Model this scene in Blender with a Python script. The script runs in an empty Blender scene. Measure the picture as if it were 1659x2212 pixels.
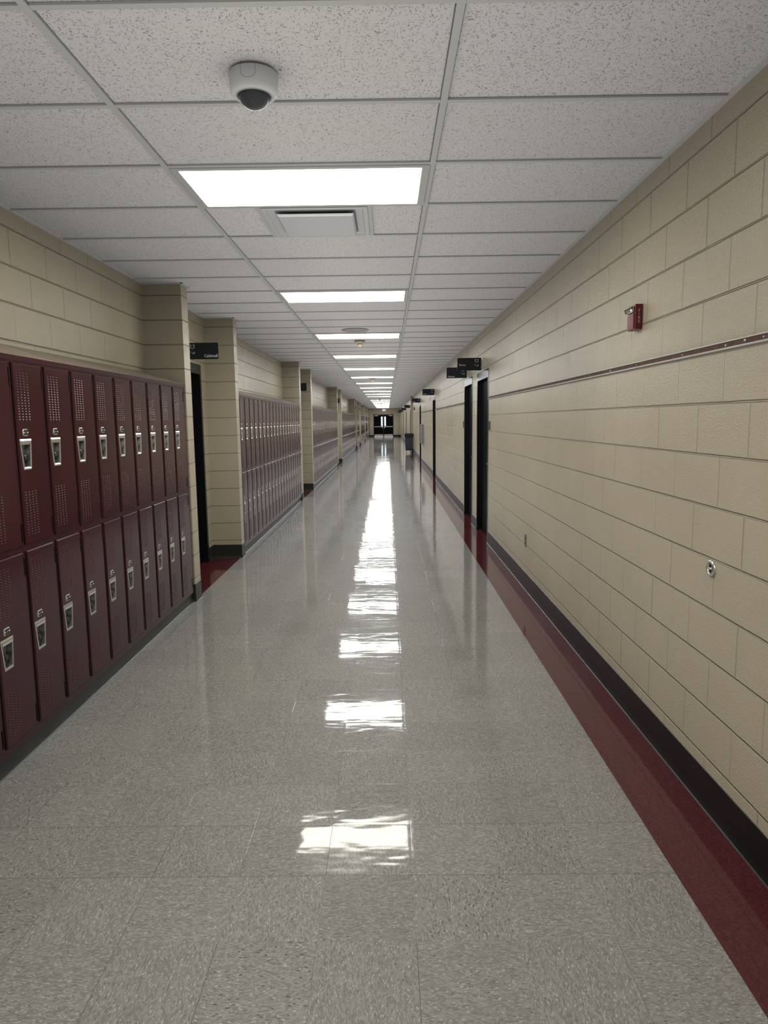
import bpy, bmesh, math, random
from mathutils import Vector, Matrix
random.seed(7)
SC = bpy.context.scene
COL = SC.collection

# ------------------------------------------------------------------ camera
F_PX, PITCH, YAW, ROLL, EYE = 1483.2, -0.1328, -0.0063, -0.0126, 1.5772
def look_axes():
    f = Vector((math.sin(YAW)*math.cos(PITCH), math.cos(YAW)*math.cos(PITCH), math.sin(PITCH)))
    r = Vector((math.cos(YAW), -math.sin(YAW), 0)); u = r.cross(f)
    c, s = math.cos(ROLL), math.sin(ROLL)
    return c*r + s*u, -s*r + c*u, f
cam_data = bpy.data.cameras.new('camera'); cam = bpy.data.objects.new('camera', cam_data); COL.objects.link(cam)
r_, u_, f_ = look_axes()
cam.matrix_world = Matrix(((r_.x, u_.x, -f_.x, 0), (r_.y, u_.y, -f_.y, 0), (r_.z, u_.z, -f_.z, EYE), (0, 0, 0, 1)))
cam_data.sensor_fit = 'VERTICAL'; cam_data.sensor_height = 24.0; cam_data.lens = F_PX*24.0/2212.0
cam_data.clip_start = 0.05; cam_data.clip_end = 200
SC.camera = cam

# ------------------------------------------------------------------ world, exposure
w = bpy.data.worlds.new('world'); SC.world = w; w.use_nodes = True
w.node_tree.nodes['Background'].inputs[0].default_value = (1.0, 0.975, 0.94, 1)
w.node_tree.nodes['Background'].inputs[1].default_value = 1.0
SC.view_settings.view_transform = 'Standard'; SC.view_settings.look = 'None'
SC.view_settings.exposure = 0.62; SC.view_settings.gamma = 1.0
SC.view_settings.use_curve_mapping = False
SC.cycles.max_bounces = 7; SC.cycles.diffuse_bounces = 4; SC.cycles.glossy_bounces = 4; SC.cycles.transmission_bounces = 6
SC.cycles.use_adaptive_sampling = True; SC.cycles.adaptive_threshold = 0.1
# light still bouncing after the first bounce is taken as even ambient light
SC.cycles.use_fast_gi = True; SC.cycles.fast_gi_method = 'REPLACE'
SC.cycles.ao_bounces = 1; SC.cycles.ao_bounces_render = 1
w.light_settings.ao_factor = 0.325; w.light_settings.distance = 1.6
SC.cycles.sample_clamp_indirect = 8.0
SC.cycles.use_denoising = True
LIGHT_NEAR = (1.0, 0.985, 0.87, 9.0)      # warm tubes of the two nearest fixtures
LIGHT_FAR = (0.95, 0.98, 1.0, 13.0)       # cooler tubes further down

# ------------------------------------------------------------------ sizes (metres)
H = 2.7313                # ceiling
RW, LW = 1.2753, -2.0531   # right wall face, left (recessed) wall face
PF = -1.722               # front of the left piers
LF = -1.73                # front of the lockers
YB, YE = -5.0, 67.6       # back and end walls
GX, GY, CP = -0.998, 2.0856, 0.6096   # ceiling grid
FX, FY, FT = 0.0714, 2.8211, 0.3048   # floor tiles

# ------------------------------------------------------------------ node helpers
class NT:
    def __init__(s, name):
        s.m = bpy.data.materials.new(name); s.m.use_nodes = True
        s.t = s.m.node_tree; s.b = s.t.nodes['Principled BSDF']
    def n(s, typ, **kw):
        nd = s.t.nodes.new(typ)
        for k, v in kw.items(): setattr(nd, k, v)
        return nd
    def put(s, sock, v):
        if isinstance(v, bpy.types.NodeSocket): s.t.links.new(v, sock)
        else: sock.default_value = v
    def math(s, op, a, b=0.0, c=0.0, clamp=False):
        nd = s.n('ShaderNodeMath', operation=op, use_clamp=clamp)
        s.put(nd.inputs[0], a); s.put(nd.inputs[1], b); s.put(nd.inputs[2], c)
        return nd.outputs[0]
    def vec(s, x, y, z):
        nd = s.n('ShaderNodeCombineXYZ')
        for i, v in enumerate((x, y, z)): s.put(nd.inputs[i], v)
        return nd.outputs[0]
    def vmath(s, op, a, b=None, scale=None):
        nd = s.n('ShaderNodeVectorMath', operation=op)
        s.put(nd.inputs[0], a)
        if b is not None: s.put(nd.inputs[1], b)
        if scale is not None: s.put(nd.inputs['Scale'], scale)
        return nd.outputs[0]
    def xyz(s, v=None):
        if v is None: v = s.n('ShaderNodeNewGeometry').outputs['Position']
        nd = s.n('ShaderNodeSeparateXYZ'); s.put(nd.inputs[0], v); return nd.outputs
    def pos(s): return s.n('ShaderNodeNewGeometry').outputs['Position']
    def ramp(s, v, a, b, c=0.0, d=1.0, smooth=False):
        nd = s.n('ShaderNodeMapRange', interpolation_type='SMOOTHSTEP' if smooth else 'LINEAR')
        s.put(nd.inputs[0], v); s.put(nd.inputs[1], a); s.put(nd.inputs[2], b); s.put(nd.inputs[3], c); s.put(nd.inputs[4], d)
        return nd.outputs[0]
    def mix(s, f, a, b):
        nd = s.n('ShaderNodeMix', data_type='RGBA')
        s.put(nd.inputs[0], f)
        s.put(nd.inputs[6], a if isinstance(a, bpy.types.NodeSocket) else (*a, 1))
        s.put(nd.inputs[7], b if isinstance(b, bpy.types.NodeSocket) else (*b, 1))
        return nd.outputs[2]
    def noise(s, v, scale, detail=2.0, rough=0.5):
        nd = s.n('ShaderNodeTexNoise'); s.put(nd.inputs['Vector'], v)
        nd.inputs['Scale'].default_value = scale; nd.inputs['Detail'].default_value = detail
        nd.inputs['Roughness'].default_value = rough
        return nd.outputs
    def voro(s, v, scale, rnd=1.0):
        nd = s.n('ShaderNodeTexVoronoi'); s.put(nd.inputs['Vector'], v)
        nd.inputs['Scale'].default_value = scale; nd.inputs['Randomness'].default_value = rnd
        return nd.outputs
    def white(s, v):
        nd = s.n('ShaderNodeTexWhiteNoise', noise_dimensions='3D'); s.put(nd.inputs[0], v); return nd.outputs
    def bump(s, h, dist, strength=1.0, normal=None):
        nd = s.n('ShaderNodeBump'); s.put(nd.inputs['Height'], h)
        nd.inputs['Distance'].default_value = dist; nd.inputs['Strength'].default_value = strength
        if normal is not None: s.put(nd.inputs['Normal'], normal)
        return nd.outputs[0]
    def set(s, **kw):
        for k, v in kw.items():
            k = k.replace('_', ' ')
            s.put(s.b.inputs[k], (*v, 1) if isinstance(v, tuple) and len(v) == 3 else v)
        return s.m

def simple(name, col, rough=0.5, metal=0.0, noise=0.0, nscale=60, bump=0.0, spec=0.5, **kw):
    t = NT(name)
    if noise:
        nz = t.noise(t.n('ShaderNodeTexCoord').outputs['Object'], nscale, 3)[0]
        c = t.mix(t.ramp(nz, 0.3, 0.7), tuple(x*(1-noise) for x in col), tuple(min(1, x*(1+noise)) for x in col))
        t.put(t.b.inputs['Base Color'], c)
        if bump: t.put(t.b.inputs['Normal'], t.bump(nz, bump))
    else: t.set(Base_Color=col)
    t.set(Roughness=rough, Metallic=metal, Specular_IOR_Level=spec)
    for k, v in kw.items(): t.set(**{k: v})
    return t.m

# ------------------------------------------------------------------ materials
BEIGE = (0.452, 0.387, 0.274)
def cmu(name, axis, y0, vert=True, col=BEIGE):
    t = NT(name); P = t.xyz()
    z = t.math('DIVIDE', t.math('SUBTRACT', P[2], 0.0016), 0.2032)
    course = t.math('FLOOR', z); fz = t.math('FRACT', z)
    dz = t.math('MULTIPLY', t.math('MINIMUM', fz, t.math('SUBTRACT', 1.0, fz)), 0.2032)
    wob = t.noise(t.pos(), 9.0, 2)[0]
    dz = t.math('ADD', dz, t.math('MULTIPLY', t.math('SUBTRACT', wob, 0.5), 0.003))
    h = t.ramp(dz, 0.0008, 0.0058, 0, 1, True)
    jc = t.ramp(dz, 0.0, 0.0045, 1, 0)
    if vert:
        u = t.math('ADD', t.math('DIVIDE', t.math('SUBTRACT', P[axis], y0), 0.4064),
                   t.math('MULTIPLY', t.math('FLOORED_MODULO', course, 2.0), 0.5))
        fu = t.math('FRACT', u)
        du = t.math('MULTIPLY', t.math('MINIMUM', fu, t.math('SUBTRACT', 1.0, fu)), 0.4064)
        # the painted-over head joints fade in and out from block to block
        w_ = t.white(t.vec(t.math('ROUND', u), course, 3.0))[0]
        amt = t.ramp(w_, 0.0, 1.0, 0.28, 0.75)
        hv = t.math('SUBTRACT', 1.0, t.math('MULTIPLY', t.ramp(du, 0.0008, 0.0045, 1, 0, True), amt))
        h = t.math('MINIMUM', h, hv)
    peel = t.noise(t.pos(), 135.0, 2, 0.55)[0]
    pores = t.ramp(t.voro(t.pos(), 30.0)[0], 0.0, 0.10, 0, 1)
    hh = t.math('ADD', t.math('MULTIPLY', h, 1.0), t.math('MULTIPLY', peel, 0.30))
    hh = t.math('ADD', hh, t.math('MULTIPLY', pores, 0.15))
    t.put(t.b.inputs['Normal'], t.bump(hh, 0.0105))
    big = t.noise(t.pos(), 1.3, 3)[0]
    c = t.mix(t.ramp(big, 0.35, 0.65), tuple(x*0.96 for x in col), tuple(x*1.04 for x in col))
    c = t.mix(t.math('MULTIPLY', jc, 0.05), c, tuple(x*0.72 for x in col))
    return t.set(Base_Color=c, Roughness=0.27, Specular_IOR_Level=0.55)
M = {}
M['wall_r'] = cmu('painted_block_right', 1, 2.239)
M['wall_l'] = cmu('painted_block_left', 1, 3.897)
M['wall_p'] = cmu('painted_block_pier', 1, 0, False)
M['wall_e'] = cmu('painted_block_end', 0, 0.1)

def floor_mat():
    t = NT('waxed_vinyl_tile'); p = t.pos(); P = t.xyz(p)
    ux = t.math('DIVIDE', t.math('SUBTRACT', P[0], FX), FT); uy = t.math('DIVIDE', t.math('SUBTRACT', P[1], FY), FT)
    ix, iy = t.math('FLOOR', ux), t.math('FLOOR', uy)
    fx, fy = t.math('FRACT', ux), t.math('FRACT', uy)
    par = t.math('FLOORED_MODULO', t.math('ADD', ix, iy), 2.0)
    tid = t.vec(ix, iy, 0.5); rnd = t.white(tid)
    # chips run along x in one tile and along y in the next
    a, b = P[0], P[1]
    su = t.math('ADD', t.math('MULTIPLY', a, t.math('SUBTRACT', 1.0, par)), t.math('MULTIPLY', b, par))
    sv = t.math('ADD', t.math('MULTIPLY', b, t.math('SUBTRACT', 1.0, par)), t.math('MULTIPLY', a, par))
    off = t.math('MULTIPLY', rnd[0], 37.0)
    wv = t.noise(p, 28.0, 1)[1]
    wx = t.xyz(wv)
    q = t.vec(t.math('ADD', t.math('MULTIPLY', su, 0.36), off),
              t.math('ADD', sv, t.math('MULTIPLY', wx[1], 0.018)), t.math('MULTIPLY', off, 0.31))
    v1 = t.voro(q, 270.0); v2 = t.voro(q, 140.0)
    c1, c2 = t.xyz(v1[1]), t.xyz(v2[1])
    base = t.mix(t.ramp(c1[0], 0, 1), (0.195, 0.188, 0.174), (0.335, 0.322, 0.298))
    lt = t.math('MULTIPLY', t.math('GREATER_THAN', c1[1], 0.86), t.ramp(v1[0], 0.30, 0.42, 1, 0))
    base = t.mix(t.math('MULTIPLY', lt, 0.85), base, (0.56, 0.55, 0.52))
    lt2 = t.math('MULTIPLY', t.math('GREATER_THAN', c2[1], 0.93), t.ramp(v2[0], 0.25, 0.38, 1, 0))
    base = t.mix(t.math('MULTIPLY', lt2, 0.7), base, (0.50, 0.48, 0.44))
    dk = t.math('MULTIPLY', t.math('GREATER_THAN', c2[2], 0.91), t.ramp(v2[0], 0.22, 0.34, 1, 0))
    base = t.mix(t.math('MULTIPLY', dk, 0.8), base, (0.055, 0.052, 0.045))
    dk1 = t.math('MULTIPLY', t.math('GREATER_THAN', c1[2], 0.93), t.ramp(v1[0], 0.28, 0.40, 1, 0))
    base = t.mix(t.math('MULTIPLY', dk1, 0.6), base, (0.09, 0.085, 0.075))
    tone = t.ramp(rnd[0], 0, 1, 0.95, 1.05)
    base = t.vmath('SCALE', base, scale=tone)
    # maroon border tiles
    red = t.mix(t.ramp(c1[0], 0, 1), (0.060, 0.011, 0.014), (0.105, 0.021, 0.024))
    red = t.mix(t.math('MULTIPLY', lt, 0.4), red, (0.20, 0.07, 0.065))
    red = t.mix(t.math('MULTIPLY', dk, 0.6), red, (0.02, 0.006, 0.008))
    isr = t.math('MAXIMUM', t.math('GREATER_THAN', P[0], FX+3*FT), t.math('LESS_THAN', P[0], -1.738))
    c = t.mix(isr, base, red)
    # seams
    dx = t.math('MULTIPLY', t.math('MINIMUM', fx, t.math('SUBTRACT', 1.0, fx)), FT)
    dy = t.math('MULTIPLY', t.math('MINIMUM', fy, t.math('SUBTRACT', 1.0, fy)), FT)
    rx = t.ramp(t.white(t.vec(t.math('ROUND', ux), iy, 9.0))[0], 0.25, 1.0, 0.08, 1.0)
    ry = t.ramp(t.white(t.vec(7.0, t.math('ROUND', uy), 2.0))[0], 0.2, 1.0, 0.12, 1.0)
    sx = t.math('MULTIPLY', t.ramp(dx, 0.0005, 0.0012, 1, 0), rx)
    sy = t.math('MULTIPLY', t.ramp(dy, 0.0006, 0.0014, 1, 0), ry)
    seam = t.math('MAXIMUM', sx, sy)
    c = t.mix(t.math('MULTIPLY', seam, 0.75), c, (0.035, 0.032, 0.028))
    # tiles lie very slightly out of level, the wax is gently rippled
    N = t.n('ShaderNodeNewGeometry').outputs['Normal']
    tl = t.vmath('SUBTRACT', rnd[1], (0.5, 0.5, 0.5))
    tl = t.vmath('MULTIPLY', tl, (0.003, 0.006, 0.0))
    N = t.vmath('NORMALIZE', t.vmath('ADD', N, tl))
    rip = t.noise(t.vmath('MULTIPLY', p, (2.2, 5.0, 1.0)), 1.7, 2.0, 0.5)[0]
    rip2 = t.noise(t.vmath('MULTIPLY', p, (0.7, 1.0, 1.0)), 42.0, 3.0, 0.65)[0]
    rip3 = t.noise(t.vmath('MULTIPLY', p, (0.45, 1.0, 1.0)), 13.0, 2.0, 0.5)[0]
    hgt = t.math('ADD', t.math('MULTIPLY', rip, 0.0014), t.math('MULTIPLY', rip2, 0.000035))
    hgt = t.math('ADD', hgt, t.math('MULTIPLY', rip3, 0.00017))
    hgt = t.math('SUBTRACT', hgt, t.math('MULTIPLY', seam, 0.0003))
    # dished tile edges
    edge = t.ramp(t.math('MINIMUM', dx, dy), 0.0, 0.012, 0.00004, 0.0)
    hgt = t.math('SUBTRACT', hgt, edge)
    t.put(t.b.inputs['Normal'], t.bump(hgt, 1.0, 1.0, N))
    rg = t.ramp(t.noise(p, 3.0, 3)[0], 0.3, 0.7, 0.035, 0.075)
    return t.set(Base_Color=c, Roughness=rg, Specular_IOR_Level=0.42)
M['floor'] = floor_mat()

def ceiling_mat():
    t = NT('fissured_ceiling_tile'); p = t.pos(); P = t.xyz(p)
    ux = t.math('FLOOR', t.math('DIVIDE', t.math('SUBTRACT', P[0], GX), 1.2192))
    uy = t.math('FLOOR', t.math('DIVIDE', t.math('SUBTRACT', P[1], GY), CP))
    rnd = t.white(t.vec(ux, uy, 1.0))
    off = t.vmath('SCALE', rnd[1], scale=11.0)
    q = t.vmath('ADD', p, off)
    wv = t.vmath('SCALE', t.noise(q, 16.0, 2)[1], scale=0.085)
    q2 = t.vmath('ADD', q, wv)
    va = t.voro(t.vmath('MULTIPLY', q2, (1.0, 0.33, 1.0)), 150.0); ca = t.xyz(va[1])
    vb = t.voro(t.vmath('MULTIPLY', q2, (0.38, 1.0, 1.0)), 135.0); cb = t.xyz(vb[1])
    vc = t.voro(q, 190.0); cc = t.xyz(vc[1])
    dens = t.ramp(rnd[0], 0, 1, 0.60, 0.42)
    fa = t.math('MULTIPLY', t.math('GREATER_THAN', ca[0], dens), t.ramp(va[0], 0.20, 0.30, 1, 0))
    fb = t.math('MULTIPLY', t.math('GREATER_THAN', cb[0], t.math('ADD', dens, 0.16)), t.ramp(vb[0], 0.20, 0.30, 1, 0))
    fc = t.math('MULTIPLY', t.math('GREATER_THAN', cc[0], 0.78), t.ramp(vc[0], 0.24, 0.36, 1, 0))
    f = t.math('MAXIMUM', t.math('MAXIMUM', fa, fb), fc)
    # dark line paints the shadow gap between the tile edge and its tee
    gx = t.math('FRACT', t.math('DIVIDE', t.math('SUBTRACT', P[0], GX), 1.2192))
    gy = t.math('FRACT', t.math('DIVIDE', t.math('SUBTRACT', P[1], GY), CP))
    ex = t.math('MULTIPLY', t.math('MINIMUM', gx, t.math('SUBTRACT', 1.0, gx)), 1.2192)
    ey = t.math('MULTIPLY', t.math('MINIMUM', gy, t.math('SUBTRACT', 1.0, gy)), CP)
    gap_shade = t.math('MAXIMUM', t.ramp(ex, 0.0150, 0.0165, 1, 0), t.math('MULTIPLY', t.ramp(ey, 0.0168, 0.0185, 1, 0), t.ramp(rnd[0], 0, 1, 0.45, 1.0)))
    tone = t.ramp(rnd[0], 0, 1, 0.97, 1.03)
    bc = t.vmath('SCALE', t.mix(0.0, (0.87, 0.845, 0.82), (0, 0, 0)), scale=tone)
    c = t.mix(t.math('MULTIPLY', f, 0.62), bc, (0.16, 0.135, 0.12))
    c = t.mix(t.math('MULTIPLY', gap_shade, 0.7), c, (0.05, 0.043, 0.038))
    hgt = t.math('ADD', t.math('MULTIPLY', f, -1.0), t.math('MULTIPLY', t.noise(p, 260.0, 2)[0], 0.35))
    t.put(t.b.inputs['Normal'], t.bump(hgt, 0.0015, 0.7))
    return t.set(Base_Color=c, Roughness=0.9, Specular_IOR_Level=0.15)
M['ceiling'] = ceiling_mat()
M['grid'] = simple('ceiling_grid_paint', (0.72, 0.71, 0.68), 0.45)
M['fixture_white'] = simple('fixture_white_paint', (0.66, 0.66, 0.64), 0.35)
M['vent_white'] = simple('diffuser_white_paint', (0.80, 0.805, 0.81), 0.4)
M['vent_shadow'] = simple('diffuser_throat_shade', (0.30, 0.33, 0.40), 0.5)  # darker blue-grey paints the shade inside the diffuser throat

def lens_mat(name, c):
    t = NT(name); P = t.xyz()
    rib = t.noise(t.vmath('MULTIPLY', t.pos(), (1.0, 12.0, 1.0)), 14.0, 2)[0]
    # tubes run lengthways behind the prismatic lens: brighter bands over them
    fy = t.math('FRACT', t.math('DIVIDE', t.math('SUBTRACT', P[1], GY), CP))
    band = t.math('ABSOLUTE', t.math('SUBTRACT', t.math('ABSOLUTE', t.math('SUBTRACT', fy, 0.5)), 0.27))
    s = t.math('MULTIPLY', t.ramp(band, 0.0, 0.27, 1.12, 0.80, True), t.ramp(rib, 0, 1, 0.94, 1.06))
    t.set(Base_Color=(0.8, 0.8, 0.78), Roughness=0.4)
    t.put(t.b.inputs['Emission Color'], (c[0], c[1], c[2], 1))
    t.put(t.b.inputs['Emission Strength'], t.math('MULTIPLY', s, c[3]))
    return t.m
M['lens_near'] = lens_mat('prismatic_lens_warm', LIGHT_NEAR)
M['lens_far'] = lens_mat('prismatic_lens_cool', LIGHT_FAR)

def paint_locker(name, col, rough, spec=0.38):
    t = NT(name)
    oc = t.n('ShaderNodeTexCoord').outputs['Object']
    nz = t.noise(oc, 220.0, 2)[0]; big = t.noise(t.pos(), 2.2, 3)[0]
    c = t.mix(t.ramp(big, 0.3, 0.7), tuple(x*0.9 for x in col), tuple(x*1.1 for x in col))
    t.put(t.b.inputs['Normal'], t.bump(nz, 0.0001))
    return t.set(Base_Color=c, Roughness=rough, Specular_IOR_Level=spec)
M['locker'] = paint_locker('maroon_enamel', (0.040, 0.0052, 0.0085), 0.18)
M['vent_lip'] = paint_locker('maroon_louver_glint', (0.12, 0.03, 0.034), 0.30, 0.7)  # lighter maroon puts the gloss glint into the lip colour
M['hinge'] = simple('maroon_hinge_and_shade', (0.008, 0.0015, 0.002), 0.5, spec=0.1)  # hinge maroon taken near-black, the notch's shade put into its colour
M['gap_shade'] = simple('opening_shade', (0.004, 0.003, 0.003), 0.8)  # near-black paints the shade inside gaps, seams and holes
M['steel'] = simple('brushed_steel', (0.33, 0.33, 0.31), 0.34, 1.0, noise=0.3, nscale=45)
M['chrome'] = simple('polished_trim', (0.78, 0.76, 0.73), 0.22, 0.9)
M['latch'] = simple('black_latch', (0.008, 0.008, 0.009), 0.3)
M['plate_dark'] = simple('number_plate_black', (0.015, 0.015, 0.015), 0.35)
M['hood'] = simple('tan_locker_top_paint', (0.36, 0.29, 0.23), 0.38, noise=0.08, nscale=4)
M['base'] = simple('black_vinyl_base', (0.007, 0.008, 0.0078), 0.33, spec=0.3, noise=0.3, nscale=5)
M['base_l'] = simple('dark_grey_vinyl_base', (0.022, 0.026, 0.025), 0.38, noise=0.3, nscale=5)
M['door'] = simple('black_door_enamel', (0.006, 0.006, 0.0085), 0.26)
M['door_matt'] = simple('black_door_leaf', (0.005, 0.005, 0.007), 0.5, spec=0.02)
M['sign'] = simple('charcoal_sign_plastic', (0.012, 0.016, 0.023), 0.4, spec=0.35)
M['white'] = simple('white_lettering', (0.62, 0.62, 0.60), 0.5)
M['grey_ink'] = simple('grey_emblem_ink', (0.035, 0.042, 0.045), 0.5)
M['rail_brown'] = simple('brown_cork_strip', (0.105, 0.055, 0.035), 0.8, noise=0.35, nscale=40)
M['alu'] = simple('aluminium_rail', (0.62, 0.60, 0.56), 0.35, 0.75)
M['fire_red'] = simple('fire_red_plastic', (0.155, 0.010, 0.015), 0.32)
M['fire_red_hi'] = simple('fire_red_grille', (0.30, 0.035, 0.04), 0.35)
M['clear'] = NT('clear_plastic').set(Base_Color=(0.95, 0.96, 0.97), Roughness=0.04, Transmission_Weight=0.95, IOR=1.45)
M['dome'] = NT('smoked_dome_plastic').set(Base_Color=(0.72, 0.76, 0.84), Roughness=0.03, Transmission_Weight=0.9, IOR=1.3)
M['cam_white'] = simple('camera_housing_white', (0.85, 0.85, 0.83), 0.45)
M['cam_dark'] = simple('camera_core_grey', (0.17, 0.19, 0.24), 0.35)
M['cream'] = simple('cream_plastic', (0.62, 0.50, 0.34), 0.45)
M['bin'] = simple('dark_grey_bin_plastic', (0.035, 0.042, 0.052), 0.42)
M['bag'] = simple('black_bin_liner', (0.008, 0.009, 0.011), 0.28)
M['caster'] = simple('caster_grey', (0.55, 0.55, 0.55), 0.4)
M['plate'] = simple('grey_wall_plate', (0.20, 0.185, 0.16), 0.4, 0.4)
M['cabinet'] = simple('grey_cabinet_enamel', (0.30, 0.285, 0.27), 0.4)
M['kick'] = simple('steel_kick_plate', (0.50, 0.47, 0.43), 0.35, 0.8)
M['lite'] = NT('daylit_glass')
M['lite'].set(Base_Color=(0.3, 0.5, 0.6), Roughness=0.1)
M['lite'] = M['lite'].m
def glass_lite():
    t = NT('daylight_tint_glass'); return t.set(Base_Color=(0.75, 0.92, 1.0), Roughness=0.02, Transmission_Weight=1.0, IOR=1.45)  # blue of the outdoor light is put into the glass tint
M['lite'] = glass_lite()
M['caulk'] = simple('wax_residue_line', (0.50, 0.49, 0.46), 0.3)
M['outside'] = simple('outside_paving', (0.35, 0.42, 0.45), 0.8)

# ------------------------------------------------------------------ mesh builder
class MB:
    def __init__(s): s.v = []; s.f = []; s.mi = []; s.sm = []
    def face(s, pts, m=0, smooth=False):
        i = len(s.v); s.v += [tuple(p) for p in pts]; s.f.append(tuple(range(i, i+len(pts)))); s.mi.append(m); s.sm.append(smooth)
    def box(s, x0, x1, y0, y1, z0, z1, m=0, skip=''):
        i = len(s.v)
        s.v += [(x0, y0, z0), (x1, y0, z0), (x1, y1, z0), (x0, y1, z0), (x0, y0, z1), (x1, y0, z1), (x1, y1, z1), (x0, y1, z1)]
        fs = {'b': (0, 3, 2, 1), 't': (4, 5, 6, 7), 'n': (0, 1, 5, 4), 's': (2, 3, 7, 6), 'w': (3, 0, 4, 7), 'e': (1, 2, 6, 5)}
        for k, f in fs.items():
            if k not in skip: s.f.append(tuple(i+j for j in f)); s.mi.append(m); s.sm.append(False)
        return s
    def lathe(s, prof, c=(0, 0, 0), n=32, m=0, axis='z', smooth=True, flip=False):
        i = len(s.v); k = len(prof)
        for a in range(n):
            t = 2*math.pi*a/n; cs, sn = math.cos(t), math.sin(t)
            for r, h in prof:
                p = (r*cs, r*sn, h) if axis == 'z' else ((h, r*cs, r*sn) if axis == 'x' else (r*cs, h, r*sn))
                s.v.append((c[0]+p[0], c[1]+p[1], c[2]+p[2]))
        for a in range(n):
            b = (a+1) % n
            for j in range(k-1):
                f = (i+a*k+j, i+b*k+j, i+b*k+j+1, i+a*k+j+1)
                s.f.append(f[::-1] if flip else f); s.mi.append(m); s.sm.append(smooth)
        return s
    def torus(s, R, r, c, axis='x', n=20, k=8, m=0):
        prof = [(R+r*math.cos(2*math.pi*j/k), r*math.sin(2*math.pi*j/k)) for j in range(k+1)]
        return s.lathe(prof, c, n, m, axis)
    def prism(s, poly, lo, hi, axis, m=0):
        """extrude a 2-D polygon (list of (a,b)) between lo and hi along an axis"""
        def P(a, b, h): return {'x': (h, a, b), 'y': (a, h, b), 'z': (a, b, h)}[axis]
        n = len(poly)
        s.face([P(a, b, lo) for a, b in poly][::-1], m); s.face([P(a, b, hi) for a, b in poly], m)
        for j in range(n):
            a, b = poly[j], poly[(j+1) % n]
            s.face([P(*a, lo), P(*b, lo), P(*b, hi), P(*a, hi)], m)
        return s
    def mesh(s, name, mats, bevel=0.0, seg=2):
        me = bpy.data.meshes.new(name); me.from_pydata(s.v, [], s.f)
        for m in (mats if isinstance(mats, (list, tuple)) else [mats]): me.materials.append(m)
        for p, mi, sm in zip(me.polygons, s.mi, s.sm): p.material_index = mi; p.use_smooth = sm
        bm = bmesh.new(); bm.from_mesh(me)
        bmesh.ops.remove_doubles(bm, verts=bm.verts, dist=1e-6)
        bmesh.ops.recalc_face_normals(bm, faces=bm.faces)
        if bevel:
            es = [e for e in bm.edges if len(e.link_faces) == 2 and e.calc_face_angle(0) > 0.6]
            bmesh.ops.bevel(bm, geom=es, offset=bevel, segments=seg, affect='EDGES', profile=0.5)
        bm.to_mesh(me); bm.free(); me.update()
        return me
    def build(s, name, mats, parent=None, bevel=0.0, seg=2, loc=None):
        o = bpy.data.objects.new(name, s.mesh(name, mats, bevel, seg)); COL.objects.link(o)
        if parent is not None: o.parent = parent
        if loc: o.location = loc
        return o
def tag(o, label=None, cat=None, group=None, kind=None):
    if label: o['label'] = label
    if cat: o['category'] = cat
    if group: o['group'] = group
    if kind: o['kind'] = kind
    return o
def empty(name, loc, label=None, cat=None, group=None, kind=None):
    o = bpy.data.objects.new(name, None); COL.objects.link(o); o.location = loc; o.empty_display_size = 0.1
    return tag(o, label, cat, group, kind)
def link_copy(o, parent=None, name=None):
    c = o.copy(); COL.objects.link(c)
    if parent is not None: c.parent = parent
    return c
def copy_tree(o, parent=None):
    c = link_copy(o, parent)
    for ch in list(o.children): copy_tree(ch, c)
    return c
def text_mesh(name, body, size, depth, mat, parent, loc, align='LEFT', bold=0.0, rot=(math.pi/2, 0, 0)):
    cu = bpy.data.curves.new(name, 'FONT'); cu.body = body; cu.size = size; cu.extrude = depth; cu.align_x = align
    cu.offset = bold; cu.resolution_u = 3
    tmp = bpy.data.objects.new('tmp_text', cu); COL.objects.link(tmp)
    bpy.context.view_layer.update()
    me = bpy.data.meshes.new_from_object(tmp.evaluated_get(bpy.context.evaluated_depsgraph_get()))
    bpy.data.objects.remove(tmp); me.materials.clear(); me.materials.append(mat); me.name = name
    o = bpy.data.objects.new(name, me); COL.objects.link(o); o.parent = parent; o.location = loc; o.rotation_euler = rot
    return o
ORD = ['first', 'second', 'third', 'fourth', 'fifth', 'sixth', 'seventh', 'eighth', 'ninth', 'tenth', 'eleventh', 'twelfth', 'thirteenth',
       'fourteenth', 'fifteenth', 'sixteenth', 'seventeenth', 'eighteenth', 'nineteenth', 'twentieth']
def ordn(i):   # 0-based
    if i < 20: return ORD[i]
    tens = {2: 'twenty', 3: 'thirty', 4: 'forty'}; n = i+1
    if n % 10 == 0: return {30: 'thirtieth', 40: 'fortieth'}[n]
    return tens[n//10] + '-' + ORD[n % 10 - 1]

# ------------------------------------------------------------------ layout along the corridor
# left side: (near pier y0,y1), (far pier y0,y1); a doorway alcove lies between
ALC = [((5.955, 6.135), (7.92, 8.08)), ((13.70, 13.92), (15.77, 15.96)), ((24.0, 24.2), (26.1, 26.3)), ((37.4, 37.6), (39.4, 39.6)),
       ((42.9, 43.1), (45.0, 45.2)), ((52.6, 52.8), (54.7, 54.9)), ((60.2, 60.4), (62.3, 62.5))]
LDOORS = [(b[0]-1.27, b[0]-0.215) for a, b in ALC]
RDOORS = [(8.73, 9.84), (10.37, 11.45), (18.25, 19.36), (26.1, 27.25), (37.3, 38.4), (45.6, 46.7), (54.2, 55.3), (61.5, 62.6)]
DH = 2.205
DC = (-1.34, 0.61)      # end double door, x range

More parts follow.
